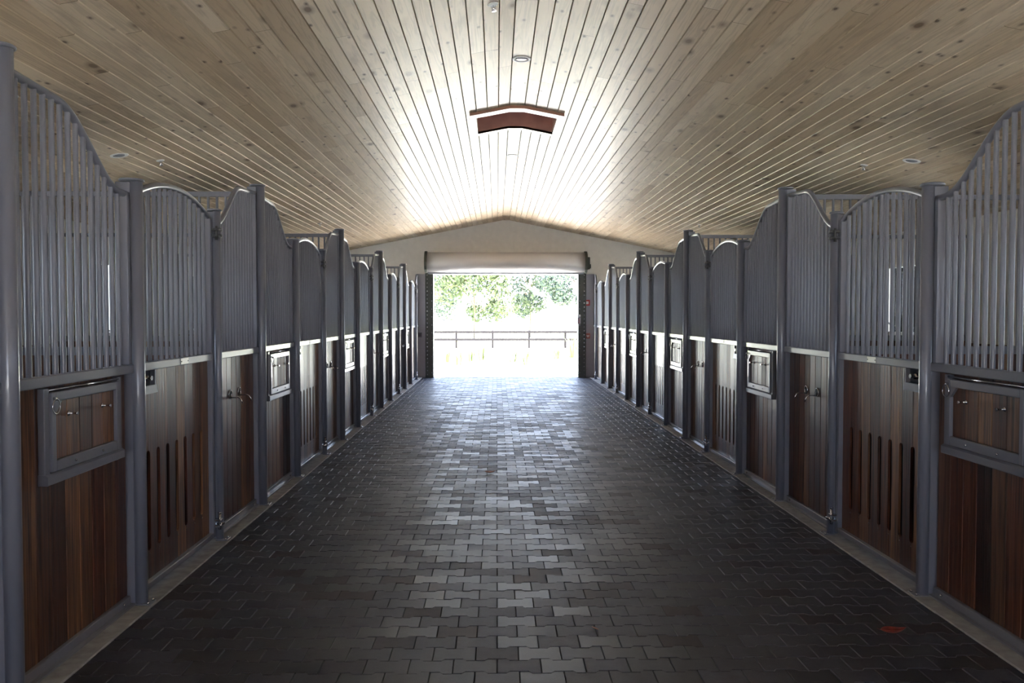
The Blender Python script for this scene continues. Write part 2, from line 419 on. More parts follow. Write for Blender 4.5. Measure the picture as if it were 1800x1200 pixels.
# hardwood wainscot on the stall outer walls
nwin = 0
for sd, xw in ((1, WL), (-1, WR)):
    w = MB(); y = YB + .001; Rw = random.Random(5)
    while y < YW - .15:
        w.tone = Rw.random(); w.box(xw, xw + sd * .03, y, y + .136, 0, WZ0 - .05, .003); y += .139
    w.build('wall_' + ('left' if sd > 0 else 'right') + '_wainscot', HARD); bpy.data.objects['wall_' + ('left' if sd > 0 else 'right') + '_wainscot']['kind'] = 'structure'
    for m_ in stall_mid[3:]:
        nwin += 1
        e = empty('window_%d' % nwin, (xw, m_, WZ0)); e['kind'] = 'structure'
        f = MB(); t = .05; H_ = WZ1 - WZ0
        for (a, b_, c, d) in ((-WH, -WH + t, 0, H_), (WH - t, WH, 0, H_), (-WH + t, WH - t, H_ - t, H_), (-WH + t, WH - t, 0, t), (-.02, .02, t, H_ - t)):
            f.box(-sd * .10, sd * .012, a, b_, c, d)
        f.box(0, sd * .035, -WH - .05, WH + .05, -.045, 0, .004)
        f.build('window_frame', LWHITE, e)
        g = MB(); g.box(-sd * .09, -sd * .084, -WH + t, WH - t, t, H_ - t); g.build('pane', GLASS, e)
        g = MB()
        for q in (-1, 1):
            pts = [(sd * .0, q * (WH - .07), H_ - .06)] + [(0, q * (WH - .07 - .0) * math.cos(a), .42 - .36 * math.sin(a)) for a in [math.pi / 2 * i / 10 for i in range(10)]]
            g.tube([(p[0] + sd * .01, p[1], p[2]) for p in pts], .008, 8)
        for q in (-.36, 0.0, .36): g.tube([(sd * .01, q, .06), (sd * .01, q, H_ - .06)], .007, 8)
        g.build('window_guard', STEEL, e)

# ---- far gable: sheet pilasters beside the opening
for i, (x0, x1) in enumerate(((XL - .04, DX0 - .2), (DX1 + .2, XR + .04))):
    m_ = MB(); m_.box(x0, x1, YW - .035, YW - .0005, .01, 2.61, .003); struct(m_.build('trim_%d' % (i + 3), TRIMG))
# ---- roll-up shutter
sh = empty('roll_up_door', ((DX0 + DX1) / 2, YW - .05, 0), 'cream roll-up shutter coiled open above the bright doorway', 'roll-up door')
hw = (DX1 - DX0) / 2
for q in (-1, 1):
    m_ = MB(); x0, x1 = q * hw, q * (hw + .20)
    m_.box(x0, x1, -.06, .045, 0, 2.62, .004)
    m_.box(q * (hw + .13), q * (hw + .20), -.10, .045, 2.62, 3.14, .004)
    g = m_.build('guide_rail', GUIDE, sh)
    rv = None
    for k in range(26):
        for xx, o_ in ((hw + .15, 0), (hw + .035, .05)):
            if xx < hw + .1 and k % 2: continue
            z = .08 + k * .10 + o_
            if z >= 2.6: continue
            if rv is None:
                m_ = MB(); m_.lathe([(.009, -.067), (.009, -.0625), (.009, -.0595)], (0, 0, 0), 8, axis=1); rv = c_ = m_.build('rivet', CHROME, g)
            else: c_ = rv.copy(); COL.objects.link(c_); c_.parent = g
            c_.location = (q * xx, 0, z)
m_ = MB()
prof = []
for k in range(29):
    a = 2 * math.pi * k / 28; prof.append((-.26 + .245 * math.sin(a), 2.89 + .245 * math.cos(a)))
m_.prism(prof[:-1], -hw - .13, hw + .13)
for i in range(len(m_.sm)):
    if len(m_.f[i]) == 4: m_.sm[i] = True
coil = m_.build('shutter_coil', SHUT, sh, fix=True)
m_ = MB(); m_.box(-hw - .12, hw + .12, -.06, -.02, 2.60, 2.86, .003); m_.build('curtain', SHUT, sh)
m_ = MB(); m_.box(-hw - .13, hw + .13, -.10, -.06, 2.605, 2.640, .004); m_.build('bottom_bar', plain('grey_bar', (.30, .32, .34), .4), sh)
for q in (-1, 1):
    m_ = MB(); m_.prism([(-.26 + .275 * math.sin(a), 2.89 + .275 * math.cos(a)) for a in [2 * math.pi * k / 16 for k in range(16)]], q * (hw + .13), q * (hw + .19))
    m_.build('end_bracket', GUIDE, sh, fix=True)
m_ = MB(); m_.box(hw + .2, hw + .27, -.30, -.05, 2.72, 3.02, .01); m_.lathe([(.05, hw + .2), (.05, hw + .30)], (0, -.18, 2.8), 14, axis=0); m_.build('motor', GUIDE, sh)

# ---- small things on the far wall
def far(px, py, Y=YW): return ((px - 874.5) / 1500 * Y, 1.6 + (552 - py) / 1500 * Y)
x, z = far(1033, 532)
e = empty('fire_alarm', (x, YW - .035, z), 'red square fire alarm box high beside the doorway', 'fire alarm')
m_ = MB(); m_.box(-.065, .065, -.045, 0, -.075, .075, .008); m_.build('housing', REDB, e)
m_ = MB(); m_.box(-.03, .03, -.052, -.0455, -.035, .035, .003); m_.build('strobe_lens', LWHITE, e)
x, z = far(1034, 590)
e = empty('alarm_pull_station', (x, YW - .035, z), 'faded red wall box below the fire alarm', 'pull station')
m_ = MB(); m_.box(-.06, .06, -.04, 0, -.07, .07, .008); m_.build('housing', plain('faded_red', (.38, .14, .11), .5), e)
m_ = MB(); m_.box(-.035, .035, -.05, -.0405, -.012, .012, .003); m_.box(-.01, .01, -.05, -.0405, -.04, -.0125, .003); m_.build('pull_handle', LWHITE, e)
x, z = far(1018, 562)
e = empty('door_control', (x, YW - .11, z), 'pale control box mounted on the dark door rail', 'control box')
m_ = MB(); m_.box(-.04, .04, -.035, 0, -.10, .06, .006); m_.build('housing', TRIMG, e)
m_ = MB(); m_.box(-.04, .04, -.035, 0, .075, .13, .006); m_.build('key_switch', LWHITE, e)
m_ = MB()
for k in range(3): m_.lathe([(.012, -.045), (.012, -.0355)], (0, 0, -.06 + .04 * k), 10, axis=1)
m_.build('button', REDB, e)
x, z = far(740, 588)
e = empty('wall_outlet', (x, YW - .035, z), 'grey electrical outlet box between the stalls and doorway', 'outlet')
m_ = MB(); m_.box(-.05, .05, -.04, 0, -.06, .06, .006); m_.build('box_body', plain('outlet_grey', (.16, .16, .18), .5), e)
m_ = MB(); m_.box(-.028, .028, -.046, -.0405, -.04, .04, .003); m_.build('cover', plain('outlet_cover', (.09, .09, .1), .5), e)
x, z = far(1026.5, 580)
m_ = MB(); m_.tube([(x, YW - .05, .95), (x, YW - .05, 2.6), (x - .02, YW - .12, 2.75)], .012, 8); tag(m_.build('conduit', TRIMG), 'thin grey conduit running up beside the right door rail', 'conduit')

# ---- ridge opening (vent shaft) frame
e = empty('ceiling_vent', (XM, 9.76, HR), 'brown-edged peaked wooden vent frame set in the ceiling ridge', 'ceiling vent')
def peak(hw_, y0, y1, z0, z1, mb):      # board following the ridge, centred on XM
    xs = [-hw_, -.0865, .0865, hw_]; b = len(mb.v)
    for y in (y0, y1):
        for zz in (z0, z1):
            for x in xs: mb.v.append((x, y, zz - SL * max(0, abs(x) - .0865)))
    for i in range(3):
        mb.face([b + i, b + i + 1, b + 4 + i + 1, b + 4 + i]); mb.face([b + 8 + i, b + 12 + i, b + 13 + i, b + 9 + i])
        mb.face([b + i, b + 8 + i, b + 9 + i, b + 1 + i]); mb.face([b + 4 + i, b + 5 + i, b + 13 + i, b + 12 + i])
    mb.face([b, b + 4, b + 12, b + 8]); mb.face([b + 3, b + 11, b + 15, b + 7])
FRM = plain('frame_board_with_glare', (.66, .55, .40), .4, coat=.3, noise=.08, scale=6)  # pale colour stands in for doorway glare on the frame's underside
m_ = MB(); peak(.5375, .02, .18, -.030, -.001, m_); m_.build('near_board', FRM, e, fix=True)
m_ = MB(); peak(.5375, 1.05, 1.15, -.030, -.001, m_); m_.build('far_board', FRM, e, fix=True)
for q in (-1, 1):
    m_ = MB(); b = len(m_.v)
    for y in (.181, 1.049):
        for x, zz in ((.4675, -.03), (.5375, -.03), (.5375, -.001), (.4675, -.001)): m_.v.append((q * x, y, zz - SL * (x - .0865)))
    for f in ((0, 1, 2, 3), (7, 6, 5, 4), (0, 4, 5, 1), (1, 5, 6, 2), (2, 6, 7, 3), (3, 7, 4, 0)): m_.face([b + i for i in f])
    m_.build('side_board', FRM, e, fix=True)
m_ = MB(); peak(.5375, 0, .0195, -.032, .0, m_); m_.build('edge_strip', BROWNW, e, fix=True)  # separate strip added so the frame's unlit edge stays brown
m_ = MB(); m_.box(-.50, .50, .15, .18, .01, .8); m_.build('shaft_board', BROWNW, e)   # shaft walls rising above the opening
m_ = MB(); peak(.4675, 1.05, 1.08, -.029, .7, m_); m_.v[4:8] = [(x, y, .8) for x, y, z in m_.v[4:8]]; m_.v[12:16] = [(x, y, .8) for x, y, z in m_.v[12:16]]; m_.build('shaft_board', BROWNW, e, fix=True)
for q in (-1, 1):
    m_ = MB(); m_.box(q * .4675, q * .50, .18, 1.05, -.09, .8); m_.build('shaft_board', BROWNW, e)
m_ = MB(); m_.box(-.56, .56, .10, 1.13, 1.0, 1.03); m_.build('raised_lid_for_light', BROWNW, e)  # unseen lid, raised off the shaft to let daylight onto its boards
# ---- recessed lights and sprinklers
def ceil_tilt(x): return 0 if abs(x - XM) < .09 else math.atan(SL) * (1 if x > XM else -1)
def downlight(proto, x, y, label):
    if proto is None:
        e = empty('recessed_light', (0, 0, 0))
        m_ = MB(); n = 28; prof = [(.062, .0), (.066, -.006), (.080, -.009), (.088, -.004), (.089, 0)]
        m_.lathe([(.089, -.0005)] + [(r, h) for r, h in prof[::-1]][1:] + [(.060, 0), (.050, .0)], (0, 0, 0), n); m_.build('trim_ring', LWHITE, e, fix=True)
        m_ = MB(); m_.lathe([(.058, -.002), (.045, -.0055), (.02, -.007)], (0, 0, 0), n); m_.build('lens', plain('lens_grey', (.30, .31, .36), .2), e, fix=True)
    else: e = copy_tree(proto)
    e.location = (x, y, hc(x)); e.rotation_euler = (0, ceil_tilt(x), 0)
    tag(e, label, 'ceiling light', 'white recessed ceiling lights'); return e
pl = downlight(None, XM, 7.99, 'round recessed light on the ridge board, nearer side of the brown vent')
downlight(pl, XM, 12.8, 'round recessed light on the ridge board, just beyond the brown vent')
downlight(pl, XM, 17.6, 'farthest recessed light on the ridge, close to the gable wall')
downlight(pl, -3.79, 8.69, 'round recessed light on the left ceiling slope above the stalls')
downlight(pl, 4.29, 8.81, 'round recessed light on the right ceiling slope above the stalls')
def sprinkler(proto, x, y, label):
    if proto is None:
        e = empty('sprinkler_head', (0, 0, 0))
        m_ = MB(); m_.lathe([(.042, 0), (.040, -.006), (.025, -.009), (.012, -.012)], (0, 0, 0), 18); m_.build('escutcheon', LWHITE, e, fix=True)
        m_ = MB(); m_.tube([(0, 0, -.01), (0, 0, -.05)], .008, 8); m_.tube([(.016, 0, -.012), (.013, 0, -.04), (0, 0, -.052)], .003, 6); m_.tube([(-.016, 0, -.012), (-.013, 0, -.04), (0, 0, -.052)], .003, 6)
        m_.lathe([(.02, -.052), (.02, -.055)], (0, 0, 0), 14); m_.build('nozzle', CHROME, e)
    else: e = copy_tree(proto)
    e.location = (x, y, hc(x) - .001); e.rotation_euler = (0, ceil_tilt(x), 0)
    tag(e, label, 'sprinkler', 'ceiling sprinkler heads'); return e
ps = sprinkler(None, -.03, 6.5, 'white sprinkler head hanging beside the ridge at the top edge')
sprinkler(ps, -3.58, 9.2, 'small sprinkler head just beyond the recessed light on the left slope')
sprinkler(ps, -3.62, 6.5, 'sprinkler head seen through the nearest left grille')
sprinkler(ps, 4.03, 9.35, 'small sprinkler head near the recessed light on the right slope')
sprinkler(ps, -3.3, 16.0, 'farthest sprinkler head on the left slope above the far stalls')
sprinkler(ps, 3.8, 16.0, 'farthest sprinkler head on the right slope above the far stalls')

# ================================================================== STALL FRONTS
ZR0, ZR1 = 1.280, 1.328      # middle rail
ZG = 2.245                   # grille top at short posts
def s_curve(t):              # 0 at short post -> 1 at tall post; height of the top tube
    if t > .62: return 2.575 + .022 * (t - .62) / .38
    return ZG + (2.575 - ZG) * smoothstep((t - .06) / .56)
def rib(mb, s, x0, x1, *a, **k): mb.box(s * x0, s * x1, *a, **k)
def grille(parent, s, y0, y1, topf, nb, up=.018):
    g = MB(); N = 28
    g.tube([(-s * .04, y0 + (y1 - y0) * i / N, topf(i / N)) for i in range(N + 1)], .0185, 12)
    for y, t in ((y0, 0), (y1, 1)):
        yy = y + (up if t == 0 else -up); rib(g, s, -.062, -.020, yy - up, yy + up, ZR1, topf(t) - .004, c=.003)
    go = g.build('grille', STEEL, parent)
    a, b_ = y0 + 2 * up, y1 - 2 * up; st = (b_ - a) / (nb + 1)
    for i in range(nb):
        y = a + st * (i + 1); t = (y - y0) / (y1 - y0); m_ = MB()
        m_.tube([(0, 0, ZR1), (0, 0, topf(t) - .008)], .0125, 10, cap=False)
        m_.build('bar', STEEL, go, (-s * .04, y, 0))
def planks(s, y0, y1, z0, z1, pw, seed, x0=-.095, x1=-.062, slots=None, holes=()):
    w = MB(); Rw = random.Random(seed); n = max(1, round((y1 - y0) / pw)); pw = (y1 - y0) / n; g = .0014
    for i in range(n):
        a, b_ = y0 + i * pw + g, y0 + (i + 1) * pw - g; w.tone = Rw.random()
        if slots is None: rib(w, s, x0, x1, a, b_, z0, z1, c=.0035); continue
        sz0, sz1, hs = slots
        def edge(yc, sgn):
            pts = []
            for k in range(5):
                q = math.pi / 2 * k / 4; pts.append((yc + sgn * hs * math.sin(q), sz0 + hs - hs * math.cos(q)))
            for k in range(5):
                q = math.pi / 2 * k / 4; pts.append((yc + sgn * hs * math.cos(q), sz1 - hs + hs * math.sin(q)))
            return pts
        pts = [(a, z0), (b_, z0)]
        if i < n - 1: pts += edge(b_, -1)
        pts += [(b_, z1), (a, z1)]
        if i > 0: pts += edge(a, 1)[::-1]
        w.prism(pts, s * x0, s * x1)
    return w
def ring(mb, c, R_, r, n=20, axis=0):
    pts = []
    for k in range(n):
        a = 2 * math.pi * k / n; u, v = R_ * math.cos(a), R_ * math.sin(a)
        pts.append((c[0], c[1] + u, c[2] + v) if axis == 0 else (c[0] + u, c[1], c[2] + v))
    mb.tube(pts, r, 8, closed=True)
def bottom_rail(parent, s, y0, y1):
    m_ = MB(); rib(m_, s, -.10, -.045, y0, y1, .010, .062, c=.003); rib(m_, s, -.045, -.020, y0 + .001, y1 - .001, .010, .018)
    b = m_.build('bottom_rail', STEEL, parent)
    for y in (y0 + .09, y1 - .09):
        q = MB(); q.lathe([(.008, -s * .044), (.008, -s * .037), (.004, -s * .035)], (0, y, .04), 8, axis=0); q.build('bolt', CHROME, b, fix=True)
def mid_rail(parent, s, y0, y1):
    m_ = MB(); rib(m_, s, -.062, -.014, y0, y1, ZR0, ZR1, c=.004); return m_.build('middle_rail', STEEL, parent)

def window_panel(s):         # local y: 0 at tall post, DW at short post
    e = empty('feed_window_panel', (0, 0, 0)); y0, y1 = .036, DW - .036
    grille(e, s, y0, y1, lambda t: s_curve(1 - t), 14)
    mid_rail(e, s, y0 - .02, y1 + .02); bottom_rail(e, s, y0, y1)
    w = planks(s, y0, y1, .062, ZR0, .135, 21 + s); w.build('plank_infill', HARD, e)
    # feed frame
    a, b_ = .315, 1.085; zb, zt = .845, 1.272
    f = MB()
    rib(f, s, -.062, -.030, a, a + .042, zb, zt, c=.003); rib(f, s, -.062, -.030, b_ - .042, b_, zb, zt, c=.003)
    b = len(f.v)   # sloping ledge along the bottom
    pts = [(-.062, zb - .004), (-.020, zb - .004), (-.017, zb), (-.017, zb + .036), (-.030, zb + .045), (-.062, zb + .045)]
    for y in (a - .004, b_ + .004):
        for x, z in pts: f.v.append((s * x, y, z))
    n = 6; f.face([b + i for i in range(n)]); f.face([b + n + i for i in range(n)][::-1])
    for i in range(n): f.face([b + i, b + n + i, b + n + (i + 1) % n, b + (i + 1) % n])
    fr = f.build('feed_frame', STEEL, e, fix=True)
    d = MB(); A, B = a + .046, b_ - .046; ZB, ZT = zb + .050, zt - .022; t_ = .034
    rib(d, s, -.050, -.018, A, A + t_, ZB, ZT, c=.003); rib(d, s, -.050, -.018, B - t_, B, ZB, ZT, c=.003)
    rib(d, s, -.050, -.018, A + t_, B - t_, ZT - .042, ZT, c=.003); rib(d, s, -.050, -.018, A + t_, B - t_, ZB, ZB + .048, c=.003)
    cy = A + t_ if s > 0 else B - t_; q = 1 if s > 0 else -1   # corner gusset on the latch side
    bq = len(d.v)
    for x in (-.045, -.019):
        for (yy, zz) in ((cy, ZT - .042), (cy, ZT - .095), (cy + q * .055, ZT - .042)): d.v.append((s * x, yy, zz))
    d.face([bq, bq + 1, bq + 2]); d.face([bq + 3, bq + 5, bq + 4])
    for i in range(3): j = (i + 1) % 3; d.face([bq + i, bq + 3 + i, bq + 3 + j, bq + j])
    do = d.build('feed_door', STEEL, e, fix=True)
    w = planks(s, A + t_, B - t_, ZB + .048, ZT - .042, .125, 77 + s, -.048, -.034); w.build('door_planks', HARD, do)
    r = MB(); ly = A + .012 if s > 0 else B - .012
    ring(r, (-s * .006, ly, ZT - .062), .033, .0028); r.tube([(-s * .018, ly, ZT - .026), (-s * .004, ly, ZT - .026), (-s * .004, ly, ZT - .034)], .006, 8)
    r.build('latch_ring', CHROME, do)
    r = MB(); r.tube([(-s * .032, A - .01, zt - .011), (-s * .032, B + .01, zt - .011)], .0065, 8); r.build('latch_rod', CHROME, do)
    for yy in (A + .17, B - .17):
        r = MB(); r.lathe([(.0125, -s * .0335), (.0125, -s * .028), (.005, -s * .026), (.005, s * .004), (.009, s * .006), (.008, s * .012)], (0, yy, ZT - .11), 10, axis=0)
        r.build('stud', CHROME, do, fix=True)
    for yy in (A + .2, B - .2):
        r = MB(); r.lathe([(.006, -s * .018), (.006, -s * .013), (.003, -s * .011)], (0, yy, ZB + .022), 8, axis=0); r.build('screw', CHROME, do, fix=True)
    return e

def plain_panel(s):          # local y: 0 at hinge post, P-DD at tall post
    e = empty('tack_ring_panel', (0, 0, 0)); y0, y1 = .03, P - DD - .036
    grille(e, s, y0, y1, s_curve, 13)
    mid_rail(e, s, y0 - .01, y1 + .02); bottom_rail(e, s, y0, y1)
    w = planks(s, y0, y1, .062, ZR0, .115, 41 + s); w.build('plank_infill', HARD, e)
    for yy in (.45, .68):
        r = MB(); ring(r, (-s * .060, yy, .995), .030, .0065, 22); ro = r.build('ring', CHROME, e)
        r = MB(); r.lathe([(.028, -s * .0618), (.028, -s * .0600)], (0, yy, .995), 20, axis=0); r.build('hole_shade_disc', DARKM, ro, fix=True)  # dark disc laid on the planks, painting the shade of a hole
        r = MB(); pts = [(-.062, .968), (-.03, .968), (.0, .970), (.016, .962), (.026, .945), (.032, .922)]
        r.tube([(s * x, yy + .004, z) for x, z in pts], .0045, 8); r.build('hook', CHROME, e)
    return e

def stall_door(s):           # local y: 0 at short post, DD-DW at hinge post
    Wd = DD - DW; e = empty('stall_gate', (0, 0, 0)); y0, y1 = .052, Wd - .040
    arch = lambda t: 2.262 + .118 * (1 - (2 * t - 1) ** 2)
    grille(e, s, y0, y1, arch, 13, .019)
    mr = mid_rail(e, s, y0 + .038, y1 - .038)
    f = MB(); rib(f, s, -.066, -.018, y0, y0 + .038, .035, ZR1 + .004, c=.003); rib(f, s, -.066, -.018, y1 - .038, y1, .035, ZR1 + .004, c=.003)
    rib(f, s, -.066, -.018, y0 + .038, y1 - .038, .035, .072, c=.003); f.build('door_frame', STEEL, e)
    A, B = y0 + .038, y1 - .038
    w = planks(s, A, B, .072, ZR0, .14, 61 + s, -.066, -.050, slots=(.235, .815, .024)); w.build('plank_infill', HARD, e, fix=True)
    bm_ = MB(); rib(bm_, s, -.100, -.0885, A, B, .072, ZR0); bm_.build('slot_shade_sheet', DARKM, e)  # dark sheet added behind the slots in place of the stall's shade
    n = max(1, round((B - A) / .14)); pw = (B - A) / n
    for i in range(1, n):
        r = MB(); r.lathe([(.005, -s * .050), (.005, -s * .047), (.002, -s * .046)], (0, A + i * pw, .215), 8, axis=0); r.build('bolt', CHROME, e, fix=True)
    r = MB(); yc = (A + B) / 2 + .05; rib(r, s, -.014, -.011, yc - .065, yc + .065, ZR0 + .006, ZR1 - .004, c=.001)
    npl = r.build('name_plate', plain('brushed_plate', (.55, .53, .50), .35, .6), mr)
    r = MB()
    for k in (-1, 1): r.lathe([(.004, -s * .011), (.004, -s * .009)], (0, yc + k * .055, (ZR0 + ZR1) / 2), 8, axis=0)
    r.build('screw', DARKM, npl, fix=True)
    # recessed latch pocket at the short-post end
    p = MB(); a, b_, z0, z1 = A, A + .200, 1.178, ZR0
    rib(p, s, -.050, -.020, b_ - .018, b_, z0, z1, c=.002)
    bq = len(p.v)
    for y in (a, b_):
        for x, z in ((-.050, z0 - .018), (-.012, z0 - .030), (-.018, z0 + .016), (-.050, z0 + .016)): p.v.append((s * x, y, z))
    p.face([bq, bq + 1, bq + 2, bq + 3]); p.face([bq + 7, bq + 6, bq + 5, bq + 4])
    for i in range(4): j = (i + 1) % 4; p.face([bq + i, bq + 4 + i, bq + 4 + j, bq + j])
    po = p.build('latch_pocket', STEEL, e, fix=True)
    q = MB(); rib(q, s, -.0495, -.0475, a, b_ - .018, z0 + .016, z1); q.build('pocket_back', plain('pocket_shade_steel', (.05, .055, .06), .4), po)
    q = MB(); q.lathe([(.020, -s * .047), (.018, -s * .030), (.010, -s * .028), (.010, -s * .012), (.014, -s * .010), (.013, -s * .004)], (0, a + .10, z0 + .058), 14, axis=0)
    q.tube([(-s * .02, a + .10, z0 + .058), (-s * .02, a - .02, z0 + .058)], .006, 8); q.build('latch_knob', CHROME, po, fix=True)
    q = MB(); rib(q, s, -.017, -.010, y0 - .012, y0 + .012, z0 - .02, z1 + .02, c=.002); q.build('strike_plate', CHROME, po)
    return e

def post(kind, s):           # tall / short / hinge
    H_ = {'tall': 2.655, 'short': 2.318, 'hinge': 2.318}[kind]; r_ = {'tall': .036, 'short': .034, 'hinge': .026}[kind]
    e = empty({'tall': 'tall_post', 'short': 'short_post', 'hinge': 'hinge_post'}[kind], (0, 0, 0))
    m_ = MB(); m_.tube([(0, 0, .014), (0, 0, H_)], r_, 20); tb = m_.build('tube', STEEL, e)
    m_ = MB(); rib(m_, s, -.105, -r_ * .6, -.022 if kind != 'hinge' else -.016, .022 if kind != 'hinge' else .016, .014, H_ - .002, c=.003); m_.build('backing_channel', STEEL, e)
    R_ = .066 if kind != 'hinge' else .050; m_ = MB()
    m_.lathe([(R_ - .008, H_), (R_, H_ + .003), (R_, H_ + .010), (R_ - .006, H_ + .015), (R_ * .5, H_ + .019), (.004, H_ + .020)], (-s * (R_ - r_ - .008), 0, 0), 24); m_.build('cap', STEEL, e, fix=True)
    m_ = MB(); rib(m_, s, -.018, .062, -.045, .045, .008, .0145, c=.002)
    bp = m_.build('base_plate', STEEL, e)
    for yy in (-.032, .032):
        q = MB(); q.lathe([(.008, .0145), (.008, .022), (.003, .024)], (s * .048, yy, 0), 8); q.build('bolt', CHROME, bp, fix=True)
    if kind == 'hinge':
        q = MB(); q.lathe([(.034, 2.135), (.036, 2.140), (.036, 2.152), (.034, 2.156)], (0, 0, 0), 16); q.lathe([(.034, 2.178), (.036, 2.182), (.036, 2.196), (.034, 2.2)], (0, 0, 0), 16)
        rib(q, s, -.040, .020, -.062, -.020, 2.138, 2.153, c=.002); rib(q, s, -.040, .020, -.062, -.020, 2.181, 2.196, c=.002)
        q.tube([(s * .012, -.048, 2.115), (s * .012, -.048, 2.212)], .009, 10); q.build('hinge', plain('hinge_steel', (.10, .10, .10), .35, .6), e, fix=True)
        q = MB(); q.lathe([(.032, .115), (.034, .118), (.034, .130), (.032, .133)], (0, 0, 0), 16); rib(q, s, -.035, .024, -.065, -.018, .112, .126, c=.002); rib(q, s, -.035, .024, -.065, -.018, .150, .164, c=.002)
        q.tube([(s * .014, -.048, .09), (s * .014, -.048, .205)], .010, 10); q.lathe([(.014, .205), (.014, .213)], (s * .014, -.048, 0), 10); q.build('pivot', CHROME, e, fix=True)
    return e

def partition(s):            # wall between two stalls, running from tall post to outer wall (-x side)
    e = empty('stall_partition', (0, 0, 0)); L = 3.66
    m_ = MB(); rib(m_, s, -L + .005, -.11, -.02, .02, 2.57, 2.612, c=.003); rib(m_, s, -.145, -.11, -.02, .02, ZR1, 2.57, c=.003); rib(m_, s, -L + .005, -L + .04, -.02, .02, ZR1, 2.57, c=.003)
    g = m_.build('grille', STEEL, e)
    proto = None; n = 47
    for i in range(n):
        x = -.139 - (L - .139 - .04) * (i + 1) / (n + 1)
        if proto is None:
            q = MB(); q.tube([(0, 0, ZR1), (0, 0, 2.57)], .0115, 8, cap=False); proto = q.build('bar', STEEL, g); c = proto
        else: c = proto.copy(); COL.objects.link(c); c.parent = g
        c.location = (s * x, 0, 0)
    m_ = MB(); rib(m_, s, -L + .035, -.11, -.024, .024, ZR0 - .02, ZR1, c=.003); m_.build('middle_rail', STEEL, e)
    m_ = MB(); rib(m_, s, -L + .035, -.11, -.024, .024, 0.0, .06, c=.003); m_.build('bottom_rail', STEEL, e)
    w = MB(); Rw = random.Random(9 + s); x = -.11
    while x > -L + .16:
        w.tone = Rw.random(); rib(w, s, x - .133, x, -.018, .018, .06, ZR0 - .02, c=.002); x -= .1345
    w.tone = .4; rib(w, s, -L + .035, x, -.018, .018, .06, ZR0 - .02, c=.002)
    w.build('plank_infill', HARD, e)
    return e

ORD = ['nearest', 'second nearest', 'middle', 'second farthest', 'farthest']
ROW = {1: 'left', -1: 'right'}
for s, X in ((1, XL), (-1, XR)):
    row = ROW[s]
    T = {'tall': post('tall', s), 'short': post('short', s), 'hinge': post('hinge', s), 'win': window_panel(s), 'plain': plain_panel(s), 'door': stall_door(s), 'part': partition(s)}
    used = set()
    def place(kind, y, label, cat, group):
        o = T[kind]
        if kind in used: o = copy_tree(T[kind])
        used.add(kind); o.location = (X, y, 0); tag(o, label, cat, group)
    T0 = TALL0 if s > 0 else TALL0 + .075   # the right row stands a touch farther along
    for k in range(5):
        y = T0 + P * k; o_ = ORD[k]
        place('tall', y, 'tall round grey post with flanged cap, %s tall one in %s stall row' % (o_, row), 'post', 'tall posts of the %s stall row' % row)
        place('win', y, 'barred panel with framed feed hatch in brown planks, %s in %s row' % (o_, row), 'stall panel', 'feed window panels of the %s row' % row)
        place('short', y + DW, 'short grey latch post beside the door, %s one in %s stall row' % (o_, row), 'post', 'short latch posts of the %s row' % row)
        place('door', y + DW, 'arched barred stall door with slotted brown planks, %s in %s row' % (o_, row), 'stall door', 'stall doors of the %s row' % row)
        place('hinge', y + DD, 'slim hinge post with pivot foot, %s one in %s stall row' % (o_, row), 'post', 'hinge posts of the %s row' % row)
        if k < 4:
            place('plain', y + DD, 'barred panel with two chrome rings in planks, %s in %s row' % (o_, row), 'stall panel', 'ring panels of the %s row' % row)
        if k > 0:
            place('part', y, 'barred partition over planks between stalls, %s in %s row' % (['nearest', 'second nearest', 'second farthest', 'farthest'][k - 1], row), 'partition', 'stall partitions of the %s row' % row)
    # last panel runs into the gable wall
    yl = T0 + 4 * P + DD; L = YW - .036 - yl
    e = empty('end_panel', (X, yl, 0), 'narrow barred end panel against the gable wall in %s row' % row, 'stall panel')
    grille(e, s, .03, L, s_curve, 11); mid_rail(e, s, .02, L); bottom_rail(e, s, .03, L)
    planks(s, .03, L, .062, ZR0, .115, 5).build('plank_infill', HARD, e)
    # stall front beside the camera
    e = copy_tree(T['plain']); e.location = (X, T0 - P + DD, 0); tag(e, 'barred ring panel beside the camera, before the nearest tall post of %s row' % row, 'stall panel', 'ring panels of the %s row' % row)
    e = copy_tree(T['part']); e.location = (X, T0, 0); tag(e, 'barred partition at the nearest tall post of the %s row' % row, 'partition', 'stall partitions of the %s row' % row)

# ================================================================== LEAVES ON THE FLOOR
def leaf(name, x, y, L, rot, m, label, curl=.35, wd=.26):
    mb = MB(); N, M = 16, 8
    for side in (0, 1):
        for i in range(N + 1):
            t = i / N; w = wd * L * math.sin(math.pi * min(1, max(0, t)) ** .8) * .5 + .0006
            for j in range(M + 1):
                v = j / M * 2 - 1
                a = v * 1.15
                mb.v.append(((t - .5) * L, w * math.sin(a), w * (1 - math.cos(a)) * 1.15 + curl * L * .16 * (2 * t - 1) ** 2 + .0015 + side * .0012))
    n = (N + 1) * (M + 1)
    for side in (0, 1):
        for i in range(N):
            for j in range(M):
                q = side * n + i * (M + 1) + j; f = [q, q + 1, q + M + 2, q + M + 1]; mb.face(f if side else f[::-1], True)
    mb.tube([(-L * .5, 0, curl * L * .16 + .002), (-L * .6, .004, curl * L * .2 + .003)], .0014, 6)
    o = mb.build(name, m, None, (x, y, .001)); o.rotation_euler = (0, 0, rot); tag(o, label, 'leaf'); return o
leaf('fallen_leaf', 1.99, 4.20, .150, math.radians(12), LEAFR, 'dried dark red curled leaf on pavers near the right curb', curl=.9, wd=.42)
leaf('fallen_leaf', -.07, 8.55, .11, math.radians(20), LEAFP, 'small pale curled leaf on pavers in mid aisle', curl=1.1, wd=.42)
